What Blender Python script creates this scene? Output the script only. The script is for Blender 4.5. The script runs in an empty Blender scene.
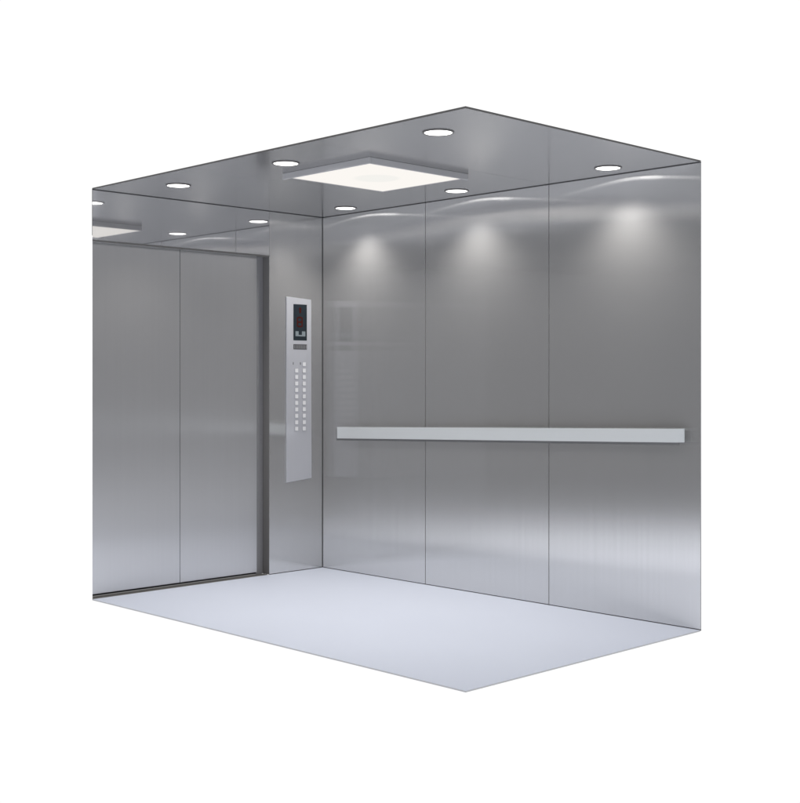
import bpy, bmesh, math, random
from mathutils import Vector, Matrix
random.seed(4)
sc = bpy.context.scene
COL = sc.collection

# cabin dimensions in metres (door wall = plane x=0, rear wall = plane y=0, cabin spans y -W..0)
H, L, W = 2.3, 2.846, 1.697

# ------------------------------------------------------------------ materials
def new_mat(name):
    m = bpy.data.materials.new(name); m.use_nodes = True
    nt = m.node_tree; nt.nodes.clear()
    out = nt.nodes.new('ShaderNodeOutputMaterial')
    return m, nt, out

def steel(name, base=(.56, .565, .58), rough=.26, sharp=.10, sharp_fac=.35, diff=.25,
          streak=(45, 45, .7), var=.06, diff_col=None, aniso=0.0, bump=.0):
    """brushed stainless: a soft lobe, a sharper lobe and a little satin scatter"""
    m, nt, out = new_mat(name); N = nt.nodes; K = nt.links
    tc = N.new('ShaderNodeTexCoord')
    mp = N.new('ShaderNodeMapping'); mp.inputs['Scale'].default_value = streak
    K.new(tc.outputs['Object'], mp.inputs['Vector'])
    no = N.new('ShaderNodeTexNoise'); no.inputs['Scale'].default_value = 1.0
    no.inputs['Detail'].default_value = 6; no.inputs['Roughness'].default_value = .6
    K.new(mp.outputs[0], no.inputs['Vector'])
    mr = N.new('ShaderNodeMapRange')
    mr.inputs['From Min'].default_value = .25; mr.inputs['From Max'].default_value = .75
    mr.inputs['To Min'].default_value = 1 - var; mr.inputs['To Max'].default_value = 1 + var
    K.new(no.outputs['Fac'], mr.inputs['Value'])
    bc = N.new('ShaderNodeVectorMath'); bc.operation = 'SCALE'; bc.inputs[0].default_value = base
    K.new(mr.outputs[0], bc.inputs['Scale'])
    g1 = N.new('ShaderNodeBsdfAnisotropic'); g1.distribution = 'GGX'
    K.new(bc.outputs[0], g1.inputs['Color']); g1.inputs['Roughness'].default_value = rough
    g1.inputs['Anisotropy'].default_value = aniso
    if aniso:
        tg = N.new('ShaderNodeCombineXYZ'); tg.inputs['Z'].default_value = 1
        K.new(tg.outputs[0], g1.inputs['Tangent'])
    g2 = N.new('ShaderNodeBsdfAnisotropic'); g2.distribution = 'GGX'
    K.new(bc.outputs[0], g2.inputs['Color']); g2.inputs['Roughness'].default_value = sharp
    m1 = N.new('ShaderNodeMixShader'); m1.inputs[0].default_value = sharp_fac
    K.new(g1.outputs[0], m1.inputs[1]); K.new(g2.outputs[0], m1.inputs[2])
    d = N.new('ShaderNodeBsdfDiffuse'); d.inputs['Color'].default_value = (*(diff_col or base), 1)
    m2 = N.new('ShaderNodeMixShader'); m2.inputs[0].default_value = diff
    K.new(m1.outputs[0], m2.inputs[1]); K.new(d.outputs[0], m2.inputs[2])
    if bump:
        b = N.new('ShaderNodeBump'); b.inputs['Strength'].default_value = bump; b.inputs['Distance'].default_value = .001
        K.new(no.outputs['Fac'], b.inputs['Height'])
        for g in (g1, g2): K.new(b.outputs[0], g.inputs['Normal'])
    K.new(m2.outputs[0], out.inputs['Surface'])
    return m

def plain(name, col, rough=.5, metal=0.0, var=.04, scale=40, spec=.5):
    m, nt, out = new_mat(name); N = nt.nodes; K = nt.links
    p = N.new('ShaderNodeBsdfPrincipled')
    tc = N.new('ShaderNodeTexCoord'); no = N.new('ShaderNodeTexNoise'); no.inputs['Scale'].default_value = scale
    no.inputs['Detail'].default_value = 4
    K.new(tc.outputs['Object'], no.inputs['Vector'])
    mr = N.new('ShaderNodeMapRange'); mr.inputs['To Min'].default_value = 1 - var; mr.inputs['To Max'].default_value = 1 + var
    K.new(no.outputs['Fac'], mr.inputs['Value'])
    bc = N.new('ShaderNodeVectorMath'); bc.operation = 'SCALE'; bc.inputs[0].default_value = col
    K.new(mr.outputs[0], bc.inputs['Scale']); K.new(bc.outputs[0], p.inputs['Base Color'])
    p.inputs['Roughness'].default_value = rough; p.inputs['Metallic'].default_value = metal
    p.inputs['Specular IOR Level'].default_value = spec
    K.new(p.outputs[0], out.inputs['Surface'])
    return m

def glow(name, col, strength):
    m, nt, out = new_mat(name)
    e = nt.nodes.new('ShaderNodeEmission'); e.inputs['Color'].default_value = (*col, 1)
    e.inputs['Strength'].default_value = strength
    nt.links.new(e.outputs[0], out.inputs['Surface'])
    return m

M_WALL = steel('brushed_steel_wall', base=(.92, .92, .925), rough=.27, sharp=.12, sharp_fac=.10, diff=.26, var=.026, diff_col=(.62, .62, .62), aniso=.87)
M_DOOR = steel('brushed_steel_door', base=(.86, .86, .865), rough=.36, sharp=.10, sharp_fac=.0, diff=.22, var=.015, diff_col=(.60, .60, .61), aniso=.7)
M_HEAD = steel('polished_steel_header', base=(.78, .78, .79), rough=.10, sharp=.015, sharp_fac=.85, diff=.10, var=.01)
M_RETURN = steel('brushed_steel_return', base=(.80, .80, .80), rough=.27, sharp=.12, sharp_fac=.30, diff=.22, var=.03, diff_col=(.50, .495, .49), aniso=.7)
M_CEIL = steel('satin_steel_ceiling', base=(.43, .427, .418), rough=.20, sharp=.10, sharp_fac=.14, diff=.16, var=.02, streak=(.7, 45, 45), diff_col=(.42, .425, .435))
M_RAIL = steel('satin_aluminium_rail', base=(.80, .83, .83), rough=.30, sharp=.15, sharp_fac=.2, diff=.65, var=.02, streak=(.7, 60, 60), diff_col=(.88, .91, .91))
M_PLATE = steel('satin_aluminium_plate', base=(.80, .80, .82), rough=.30, sharp=.16, sharp_fac=.2, diff=.6, var=.02, streak=(60, 60, 1), diff_col=(.62, .63, .67))
M_FLOOR = steel('satin_floor_sheet', base=(.72, .75, .82), rough=.38, sharp=.2, sharp_fac=.15, diff=.85, var=.012, streak=(3, 3, 3), diff_col=(.725, .77, .88))
M_SEAM = plain('dark_joint', (.035, .034, .036), .5)
M_EDGE = plain('dull_panel_edge', (.17, .165, .16), .5, .3)
M_EDGE2 = plain('bright_cut_edge', (.42, .42, .42), .5, .2)
M_EDGE3 = plain('floor_cut_edge', (.6, .6, .6), .6)
M_REVEAL = plain('dark_reveal_steel', (.21, .205, .20), .45, .2)
M_JAMB = plain('grey_jamb_steel', (.27, .27, .28), .4, .1)
M_RAIL_SHADE = plain('rail_shade_grey', (.20, .20, .20), .5, .3)  # shadow tone for the strip behind the handrail
M_RING = plain('downlight_ring', (.14, .135, .13), .35, .6)
M_TRAY = steel('satin_tray', base=(.5, .5, .51), rough=.3, sharp=.2, sharp_fac=.2, diff=.5, var=.02, streak=(20, 20, 20))
M_BLACK = plain('display_glass', (.018, .026, .034), .12, 0, .02)
M_GRILL = plain('speaker_grill_dark', (.10, .10, .105), .5, .5)
M_SLOT = plain('speaker_slot', (.28, .28, .29), .5, .3)
M_BUTTON = plain('pearl_button', (.86, .86, .86), .35, 0, .02)
M_BUTTON_RIM = plain('button_rim', (.55, .55, .60), .4, .6)
M_RED = glow('red_display_segment', (.55, .12, .10), .12)
M_ICON = plain('grey_display_icon', (.22, .26, .28), .4)
M_LENS = glow('downlight_lens', (1, .985, .965), 3.8)

# diffuser: opal sheet glowing evenly, a paler ring shape in the middle of the sheet
def diffuser_mat():
    m, nt, out = new_mat('opal_diffuser'); N = nt.nodes; K = nt.links
    tc = N.new('ShaderNodeTexCoord')
    gr = N.new('ShaderNodeVectorMath'); gr.operation = 'LENGTH'
    mp = N.new('ShaderNodeMapping'); mp.inputs['Location'].default_value = (0, 0, 0)
    K.new(tc.outputs['Object'], mp.inputs['Vector']); K.new(mp.outputs[0], gr.inputs[0])
    rp = N.new('ShaderNodeValToRGB')
    e = rp.color_ramp.elements
    e[0].position = .0; e[0].color = (.93, .92, .88, 1)
    e[1].position = .13; e[1].color = (1, .965, .92, 1)
    a = e.new(.10); a.color = (.935, .92, .88, 1)
    K.new(gr.outputs['Value'], rp.inputs[0])
    em = N.new('ShaderNodeEmission'); em.inputs['Strength'].default_value = .97
    K.new(rp.outputs[0], em.inputs['Color']); K.new(em.outputs[0], out.inputs['Surface'])
    return m
M_DIFF = diffuser_mat()

# ------------------------------------------------------------------ mesh helpers
WORLD = {}
def box(bm, x0, x1, y0, y1, z0, z1):
    v = [bm.verts.new(p) for p in ((x0,y0,z0),(x1,y0,z0),(x1,y1,z0),(x0,y1,z0),(x0,y0,z1),(x1,y0,z1),(x1,y1,z1),(x0,y1,z1))]
    for f in ((0,3,2,1),(4,5,6,7),(0,1,5,4),(1,2,6,5),(2,3,7,6),(3,0,4,7)): bm.faces.new([v[i] for i in f])

def prism(bm, pts_a, pts_b):
    """two matching polygons joined into a closed solid"""
    a = [bm.verts.new(p) for p in pts_a]; b = [bm.verts.new(p) for p in pts_b]; n = len(a)
    bm.faces.new(a); bm.faces.new(list(reversed(b)))
    for i in range(n): bm.faces.new([a[i], b[i], b[(i+1) % n], a[(i+1) % n]])

def obj(name, bm, mats, parent=None, loc=(0,0,0), bevel=0, smooth=False):
    bmesh.ops.recalc_face_normals(bm, faces=bm.faces)
    me = bpy.data.meshes.new(name)
    loc = Vector(loc)
    for v in bm.verts: v.co -= loc
    bm.to_mesh(me); bm.free()
    for m in (mats if isinstance(mats, (list, tuple)) else [mats]): me.materials.append(m)
    if smooth:
        for p in me.polygons: p.use_smooth = True
    o = bpy.data.objects.new(name, me); COL.objects.link(o)
    if parent is not None:
        o.parent = parent; o.location = loc - WORLD[parent.name]
    else: o.location = loc
    WORLD[o.name] = loc
    if bevel:
        md = o.modifiers.new('bevel', 'BEVEL'); md.width = bevel; md.segments = 2; md.limit_method = 'ANGLE'
    return o

def boxobj(name, x0, x1, y0, y1, z0, z1, mats, parent=None, **k):
    bm = bmesh.new(); box(bm, x0, x1, y0, y1, z0, z1); return obj(name, bm, mats, parent, **k)

def thing(name, label, cat, loc, group=None):
    o = bpy.data.objects.new(name, None); COL.objects.link(o); o.location = loc
    o.empty_display_size = .1; WORLD[o.name] = Vector(loc)
    tag(o, label, cat, group, 'thing'); return o

def tag(o, label=None, cat=None, group=None, kind=None):
    if label: o['label'] = label
    if cat: o['category'] = cat
    if group: o['group'] = group
    if kind: o['kind'] = kind
    return o

def edge_mat(o, mat, test):
    """give the sheet's cut edges a duller finish"""
    o.data.materials.append(mat); k = len(o.data.materials) - 1
    for p in o.data.polygons:
        if test(p.normal): p.material_index = k

G = .0022      # half the joint between two panels
T = .006       # sheet thickness
xs = [0, L/3, 2*L/3, L]

# ------------------------------------------------------------------ floor
fl = boxobj('floor', 0, L, -W, -.001, -.006, 0, M_FLOOR)
edge_mat(fl, M_EDGE3, lambda n: abs(n.z) < .5)
tag(fl, 'pale bluish grey smooth floor sheet of the lift cabin', None, kind='structure')

# ------------------------------------------------------------------ rear wall: three tall panels with dark joints
wall = thing('cabin_wall', 'long brushed steel wall of three tall panels carrying the handrail', 'wall', (L/2, 0, 0))
for i in range(3):
    x0 = xs[i] + (G if i else .001); x1 = xs[i+1] - (G if i < 2 else 0)
    p = boxobj('wall_panel', x0, x1, 0, T, .004, H - .003, M_WALL, wall, loc=((x0+x1)/2 + i*7.3, 0, 0))
    # panels differ a little in grain because each has its own texture origin
    for v in p.data.vertices: v.co.x += 0
    edge_mat(p, M_EDGE2, lambda n: abs(n.y) < .5)
boxobj('backing_sheet', -.010, L - .002, T + .001, T + .004, -.004, H + .004, M_SEAM, wall)

# ------------------------------------------------------------------ ceiling: three panels, tray light hangs from it
ceil = thing('ceiling', 'satin steel ceiling of three panels holding six round downlights', 'ceiling', (L/2, -W/2, H))
for i in range(3):
    x0 = xs[i] + (G*.35 if i else 0); x1 = xs[i+1] - (G*.35 if i < 2 else 0)
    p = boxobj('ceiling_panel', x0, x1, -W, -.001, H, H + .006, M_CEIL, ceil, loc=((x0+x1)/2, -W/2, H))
    edge_mat(p, M_EDGE, lambda n: abs(n.z) < .5)
boxobj('backing_sheet', -.006, L - .002, -W + .002, .0105, H + .0065, H + .009, M_EDGE, ceil)

# ------------------------------------------------------------------ door wall
HB = 2.013      # underside of the header
YR = -.443      # edge of the door opening
D = .060        # depth of the reveal
def mit(x):     # the cabin is cut open along a slanting line at its left end
    return -W - .58 * x
front = thing('door_wall', 'steel wall with mirror polished header above the lift doors', 'wall', (0, -W/2, 0))
bm = bmesh.new()
prism(bm, [(0, -W, HB), (0, YR - G*.6, HB), (0, YR - G*.6, H - .003), (0, -W, H - .003)],
          [(-T, mit(-T), HB), (-T, YR - G*.6, HB), (-T, YR - G*.6, H - .003), (-T, mit(-T), H - .003)])
hd = obj('header', bm, M_HEAD, front, loc=(0, -1.07, HB))
edge_mat(hd, M_EDGE, lambda n: abs(n.x) < .5)
bm = bmesh.new()
prism(bm, [(-T-.001, mit(-T), HB + .001), (-T-.001, YR - .004, HB + .001), (-T-.001, YR - .004, HB + .02), (-T-.001, mit(-T), HB + .02)],
          [(-D-.04, mit(-D-.04), HB + .001), (-D-.04, YR - .004, HB + .001), (-D-.04, YR - .004, HB + .02), (-D-.04, mit(-D-.04), HB + .02)])
obj('header_soffit', bm, M_REVEAL, front)
bm = bmesh.new()
prism(bm, [(.0012, -W, HB - .004), (.0012, YR, HB - .004), (.0012, YR, HB + .006), (.0012, -W, HB + .006)],
          [(-.020, mit(-.020), HB - .004), (-.020, YR, HB - .004), (-.020, YR, HB - .0006), (-.020, mit(-.020), HB - .0006)])
obj('header_trim', bm, M_EDGE, front)
rp = boxobj('return_panel', -T, 0, YR, -.001, .004, H - .003, M_RETURN, front, loc=(0, YR/2, 0))
edge_mat(rp, M_REVEAL, lambda n: abs(n.x) < .5)
boxobj('reveal', -D - .012, -T - .001, YR + .0005, YR + .012, .001, H - .1, M_REVEAL, front)
boxobj('jamb_strip', -D - .010, -D - .004, YR - .055, YR - .0005, .0015, HB, M_JAMB, front)
boxobj('joint_backing', -T - .004, -T - .001, YR + .001, .0095, .0, H + .006, M_SEAM, front)
boxobj('joint_backing', -T - .004, -T - .001, -W + .003, YR + .0005, HB + .03, H + .006, M_SEAM, front)
bm = bmesh.new()
prism(bm, [(-.001, -W, -.006), (-.001, YR, -.006), (-.001, YR, -.001), (-.001, -W, -.001)],
          [(-D-.05, mit(-D-.05), -.006), (-D-.05, YR, -.006), (-D-.05, YR, -.001), (-D-.05, mit(-D-.05), -.001)])
sl = obj('door_sill', bm, M_REVEAL, front)
# two running grooves' ribs on the sill
for k in (.022, .044):
    bm = bmesh.new()
    prism(bm, [(-k, mit(-k), -.0008), (-k, YR, -.0008), (-k, YR, .003), (-k, mit(-k), .003)],
              [(-k-.004, mit(-k-.004), -.0008), (-k-.004, YR, -.0008), (-k-.004, YR, .003), (-k-.004, mit(-k-.004), .003)])
    obj('sill_rib', bm, M_REVEAL, sl)

# two sliding door leaves
def leaf(x, ya, yb, label, cut=False):
    bm = bmesh.new()
    if cut:
        prism(bm, [(x, mit(x), .016), (x, yb, .016), (x, yb, HB + .0005), (x, mit(x), HB + .0005)],
                  [(x-.02, mit(x-.02), .016), (x-.02, yb, .016), (x-.02, yb, HB + .0005), (x-.02, mit(x-.02), HB + .0005)])
    else:
        box(bm, x - .02, x, ya, yb, .016, HB + .0005)
    o = obj('sliding_door', bm, M_DOOR, None, loc=(x, (ya+yb)/2, .016))
    edge_mat(o, M_REVEAL, lambda n: abs(n.x) < .5)
    tag(o, label, 'lift door', 'sliding steel lift doors', 'thing')
    return o
leaf(-D, -W, -1.075, 'wide steel door leaf at the open left end of the cabin', True)
leaf(-D, -1.0715, -.4965, 'steel door leaf beside the dark jamb, nearer the button panel')
bm = bmesh.new()
prism(bm, [(-D-.022, mit(-D-.022), .002), (-D-.022, YR, .002), (-D-.022, YR, HB), (-D-.022, mit(-D-.022), HB)],
          [(-D-.026, mit(-D-.026), .002), (-D-.026, YR, .002), (-D-.026, YR, HB), (-D-.026, mit(-D-.026), HB)])
obj('shaft_backing', bm, M_SEAM, front)

# ------------------------------------------------------------------ button panel
PT = .008
cop = thing('button_panel', 'tall narrow aluminium button panel with dark display on the return wall', 'control panel', (0, -.206, 1.17))
bm = bmesh.new()
q = [(-.309, .575), (-.100, .594), (-.104, 1.755), (-.309, 1.766)]
prism(bm, [(PT, y, z) for y, z in q], [(.0005, y, z) for y, z in q])
obj('faceplate', bm, M_PLATE, cop, bevel=.0015)
def cbox(name, y0, y1, z0, z1, mat, parent, t0=PT + .0003, t1=PT + .0015, **k):
    return boxobj(name, t0, t1, y0, y1, z0, z1, mat, parent, **k)
scr = cbox('display', -.254, -.142, 1.487, 1.720, M_BLACK, cop, bevel=.0006)
X2 = PT + .0018
def seg(bm, y0, y1, z0, z1): box(bm, X2, X2 + .0006, y0, y1, z0, z1)
bm = bmesh.new()                                   # floor number: seven segment figure
ya, yb, za, zm, zb, w = -.226, -.178, 1.572, 1.606, 1.640, .0095
for s in ((ya+w,yb-w,za,za+w),(ya+w,yb-w,zm-w/2,zm+w/2),(ya+w,yb-w,zb-w,zb),
          (ya,ya+w,za+w/2,zm),(ya,ya+w,zm,zb-w/2),(yb-w,yb,za+w/2,zm),(yb-w,yb,zm,zb-w/2)): seg(bm, *s)
obj('floor_number', bm, M_RED, scr)
bm = bmesh.new()                                   # slim travel arrow above it
seg(bm, -.206, -.192, 1.664, 1.688)
prism(bm, [(X2, -.212, 1.688), (X2, -.186, 1.688), (X2, -.199, 1.703)], [(X2+.0006, -.212, 1.688), (X2+.0006, -.186, 1.688), (X2+.0006, -.199, 1.703)])
obj('travel_arrow', bm, M_RED, scr)
bm = bmesh.new()                                   # grey U shaped symbol at the foot of the display
seg(bm, -.238, -.212, 1.514, 1.546); seg(bm, -.184, -.156, 1.514, 1.546); seg(bm, -.212, -.184, 1.514, 1.523)
obj('status_icon', bm, M_ICON, scr)
gr = cbox('speaker_grill', -.254, -.142, 1.429, 1.462, M_GRILL, cop)
bm = bmesh.new()
for k in range(9):
    y = -.249 + k*.0122; box(bm, X2, X2 + .0006, y, y + .0055, 1.434, 1.457)
obj('grill_bars', bm, M_SLOT, gr)
zs = [1.334 - .0417*k for k in range(11)]
bproto = None
def button(y, z):
    global bproto
    if bproto is None:
        r = boxobj('button', PT + .0003, PT + .0016, y-.0150, y+.0150, z-.0150, z+.0150, M_BUTTON_RIM, cop, loc=(PT, y, z), bevel=.0005)
        c = boxobj('button_cap', PT + .0017, PT + .0040, y-.0125, y+.0125, z-.0125, z+.0125, M_BUTTON, r, loc=(PT, y, z), bevel=.001)
        c.parent = r; c.location = (0, 0, 0)
        bproto = (r, c); return
    r = bproto[0].copy(); COL.objects.link(r); r.parent = cop; r.location = Vector((PT, y, z)) - cop.location
    c = bproto[1].copy(); COL.objects.link(c); c.parent = r
for k, z in enumerate(zs):
    if k: button(-.229, z)
    button(-.166, z)
# small key slots beside the top button
for y in (-.255, -.196): cbox('key_slot', y - .002, y + .002, 1.330, 1.346, M_GRILL, cop)

# dark silicone joints where wall, ceiling and floor sheets meet
cj = .0035
boxobj('corner_joint', .0003, cj, -cj, -.0003, .0005, H - .0005, M_SEAM, wall)
boxobj('top_joint', cj, L, -cj, -.0003, H - cj, H - .0003, M_SEAM, wall)
boxobj('bottom_joint', cj, L, -.0025, -.0003, .0003, .0022, M_SEAM, wall)
boxobj('top_joint', .0003, cj, -W, -cj, H - cj, H - .0003, M_SEAM, front)
boxobj('bottom_joint', .0003, .0025, YR, -cj, .0003, .0022, M_SEAM, front)

# ------------------------------------------------------------------ handrail
hr = thing('handrail', 'long flat satin aluminium handrail running along the three panel wall', 'handrail', (1.5, -.06, .92))
bm = bmesh.new()
xa, xb = .212, 2.775
za0, za1, zb0, zb1 = .857, .930, .921, .989
n = 14
R = .080                                            # right hand end turns back towards the wall
pts = [(xa, 0)] + [(xb - R, 0)] + [(xb - R + R*math.sin(a), .030*(1 - math.cos(a))) for a in [math.pi/2*k/n for k in range(1, n+1)]]
th = .009
def zz(x, lo): 
    t = (x - xa)/(xb - xa); return (za0 + (zb0 - za0)*t) if lo else (za1 + (zb1 - za1)*t)
outer, inner = [], []
for i, (x, dy) in enumerate(pts):
    a = 0 if i < 2 else math.pi/2*(i-1)/n
    outer.append((x, -.060 + dy)); inner.append((x - th*math.sin(a), -.060 + dy + th*math.cos(a)))
for i in range(len(pts) - 1):
    for A, B, flip in ((outer[i], outer[i+1], 0), (inner[i], inner[i+1], 1)):
        vs = [bm.verts.new((A[0], A[1], zz(A[0],1))), bm.verts.new((B[0], B[1], zz(B[0],1))), bm.verts.new((B[0], B[1], zz(B[0],0))), bm.verts.new((A[0], A[1], zz(A[0],0)))]
        bm.faces.new(vs if not flip else vs[::-1])
    for lo in (0, 1):
        vs = [bm.verts.new((P[0], P[1], zz(Q[0], lo))) for P, Q in ((outer[i], outer[i]), (outer[i+1], outer[i+1]), (inner[i+1], outer[i+1]), (inner[i], outer[i]))]
        bm.faces.new(vs)
vs = [bm.verts.new((P[0], P[1], zz(xa, lo))) for P, lo in ((outer[0],1),(outer[0],0),(inner[0],0),(inner[0],1))]; bm.faces.new(vs)
bmesh.ops.remove_doubles(bm, verts=bm.verts, dist=.0003)
bar = obj('rail_bar', bm, M_RAIL, hr)
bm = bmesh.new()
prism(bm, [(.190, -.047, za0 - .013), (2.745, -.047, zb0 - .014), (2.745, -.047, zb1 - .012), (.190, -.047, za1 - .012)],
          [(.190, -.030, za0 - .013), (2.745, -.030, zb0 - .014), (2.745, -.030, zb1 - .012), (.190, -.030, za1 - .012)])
obj('rail_shade_strip', bm, M_RAIL_SHADE, hr)  # added dark strip standing in for the rail's shadow on the wall
for x in (.38, 1.45, 2.55):
    bm = bmesh.new(); zc = (zz(x,0) + zz(x,1))/2
    bmesh.ops.create_cone(bm, cap_ends=True, segments=20, radius1=.010, radius2=.010, depth=.048, matrix=Matrix.Translation((x, -.026, zc)) @ Matrix.Rotation(math.pi/2, 4, 'X'))
    obj('bracket', bm, M_RAIL, hr, smooth=False)

# ------------------------------------------------------------------ downlights
def ring_mesh(r0, r1, z0, z1, n=48):
    bm = bmesh.new(); prof = [(r0, z1), (r0, z0), (r0 + .0015, z0 - .0008), (r1 - .0015, z0 - .0008), (r1, z0), (r1, z1)]
    rows = [[bm.verts.new((r*math.cos(2*math.pi*k/n), r*math.sin(2*math.pi*k/n), z)) for k in range(n)] for r, z in prof]
    for a, b in zip(rows, rows[1:] + rows[:1]):
        for k in range(n): bm.faces.new([a[k], a[(k+1) % n], b[(k+1) % n], b[k]])
    return bm
spots = [
    (2.448, -1.440, 'downlight at the open front corner of the ceiling, nearest the viewer'),
    (1.402, -1.440, 'middle downlight of the three along the open front edge of the ceiling'),
    (0.455, -1.432, 'downlight nearest the mirror header and the open left end'),
    (0.440, -.190, 'downlight in the ceiling corner above the button panel'),
    (1.390, -.195, 'downlight over the middle panel of the long wall, beside the square lamp'),
    (2.432, -.192, 'downlight over the right hand wall panel near the handrail end'),
]
proto = None
for x, y, label in spots:
    if proto is None:
        root = thing('downlight', label, 'downlight', (x, y, H), 'round downlights set in the ceiling')
        bm = ring_mesh(.0605, .0695, H - .0035, H - .0002)
        for v in bm.verts: v.co += Vector((x, y, 0))
        ring = obj('trim_ring', bm, M_RING, root, loc=(x, y, H), smooth=False)
        bm = bmesh.new(); bmesh.ops.create_cone(bm, cap_ends=True, segments=48, radius1=.0604, radius2=.0604, depth=.0022, matrix=Matrix.Translation((x, y, H - .0016)))
        lens = obj('lens', bm, M_LENS, root, loc=(x, y, H))
        ld = bpy.data.lights.new('downlight_beam', 'SPOT'); ld.energy = 36; ld.color = (1, .965, .92)
        ld.spot_size = math.radians(120); ld.spot_blend = .85; ld.shadow_soft_size = .055
        lamp = bpy.data.objects.new('downlight_beam', ld); COL.objects.link(lamp); lamp.parent = root; lamp.location = (0, 0, -.012)
        proto = (root, ring, lens, lamp)
    else:
        root = proto[0].copy(); COL.objects.link(root); root.location = (x, y, H); root['label'] = label
        for o in proto[1:]:
            c = o.copy(); COL.objects.link(c); c.parent = root

# ------------------------------------------------------------------ square ceiling lamp
DX0, DX1, DY0, DY1, DZ = 1.222, 1.804, -1.248, -.612, 2.270
cx, cy = (DX0+DX1)/2, (DY0+DY1)/2
pl = thing('ceiling_lamp', 'big square glowing lamp in a thin steel tray under the ceiling', 'ceiling lamp', (cx, cy, H))
bm = bmesh.new()
box(bm, DX0, DX1, DY0, DY1, DZ, DZ + .004)
obj('diffuser', bm, M_DIFF, pl, loc=(cx, cy, DZ))
bm = bmesh.new()
e = .005
box(bm, DX0 - e, DX0 - .0005, DY0 - .0005, DY1 + e, DZ - .002, H - .0005)
box(bm, DX0 - .0005, DX1 + .0005, DY1 + .0005, DY1 + e, DZ - .002, H - .0005)
obj('frame', bm, M_TRAY, pl)
bm = bmesh.new()
box(bm, 1.152, 1.816, DY0 - .013, DY0 - .001, DZ - .001, H - .0005)
obj('fascia', bm, M_TRAY, pl, bevel=.001)
bm = bmesh.new()
box(bm, 1.8055, 1.816, DY0 - .0005, -.560, DZ - .001, H - .0005)
obj('fascia', bm, M_TRAY, pl, bevel=.001)
for x0, y0 in ((1.163, DY0 - .0005), (1.790, -.578)):
    boxobj('clip', x0, x0 + .014, y0, y0 + .014, DZ + .004, H - .0005, M_GRILL, pl)

# ------------------------------------------------------------------ world: made-up surroundings, added for light and reflections
YAW = .799283987733223
wd = bpy.data.worlds.new('World'); sc.world = wd; wd.use_nodes = True
nt = wd.node_tree; N = nt.nodes; K = nt.links
bg = N['Background']
tc = N.new('ShaderNodeTexCoord')
def mrange(a, b, c, d, src, smooth=True):
    r = N.new('ShaderNodeMapRange'); r.interpolation_type = 'SMOOTHSTEP' if smooth else 'LINEAR'
    for k, v in zip(('From Min', 'From Max', 'To Min', 'To Max'), (a, b, c, d)): r.inputs[k].default_value = v
    K.new(src, r.inputs['Value']); return r.outputs[0]
sep = N.new('ShaderNodeSeparateXYZ'); K.new(tc.outputs['Generated'], sep.inputs[0])
dot = N.new('ShaderNodeVectorMath'); dot.operation = 'DOT_PRODUCT'
dot.inputs[1].default_value = (-math.sin(YAW), math.cos(YAW), 0); K.new(tc.outputs['Generated'], dot.inputs[0])
behind = mrange(.40, .72, 0, 1, dot.outputs['Value'])       # plain white background beyond the cabin
low = mrange(-.135, -.098, 1, 0, sep.outputs['Z'])          # added bright zone low down, mirrored as the walls' pale band; grey above
mixr = N.new('ShaderNodeMix'); mixr.data_type = 'RGBA'
mixr.inputs[6].default_value = (.13, .129, .128, 1); mixr.inputs[7].default_value = (1.14, 1.17, 1.27, 1)
K.new(low, mixr.inputs[0])
mixb = N.new('ShaderNodeMix'); mixb.data_type = 'RGBA'
mixb.inputs[7].default_value = (1.02, 1.02, 1.02, 1)
high = mrange(.30, .55, 0, 1, sep.outputs['Z'])             # unseen bright zone overhead, added to light the floor
mixh = N.new('ShaderNodeMix'); mixh.data_type = 'RGBA'; mixh.inputs[7].default_value = (.55, .555, .57, 1)
K.new(high, mixh.inputs[0]); K.new(mixr.outputs[2], mixh.inputs[6])
K.new(behind, mixb.inputs[0]); K.new(mixh.outputs[2], mixb.inputs[6])
K.new(mixb.outputs[2], bg.inputs['Color']); bg.inputs['Strength'].default_value = 1.0

# ------------------------------------------------------------------ camera
cd = bpy.data.cameras.new('Camera'); cam = bpy.data.objects.new('Camera', cd); COL.objects.link(cam)
cd.sensor_fit = 'HORIZONTAL'; cd.sensor_width = 36; cd.lens = 36*1226.07/800
cam.location = (6.13382, -5.255925, 1.2207)
cam.rotation_euler = (math.pi/2, 0, YAW)
cd.shift_y = -(401.5 - 381.7)/800
cd.clip_start = .05; cd.clip_end = 200
sc.camera = cam

sc.view_settings.view_transform = 'Standard'; sc.view_settings.look = 'None'
sc.view_settings.exposure = 0; sc.view_settings.gamma = 1
sc.render.engine = 'CYCLES'
sc.cycles.max_bounces = 12; sc.cycles.glossy_bounces = 8; sc.cycles.diffuse_bounces = 5
sc.cycles.use_denoising = True
sc.cycles.caustics_reflective = True
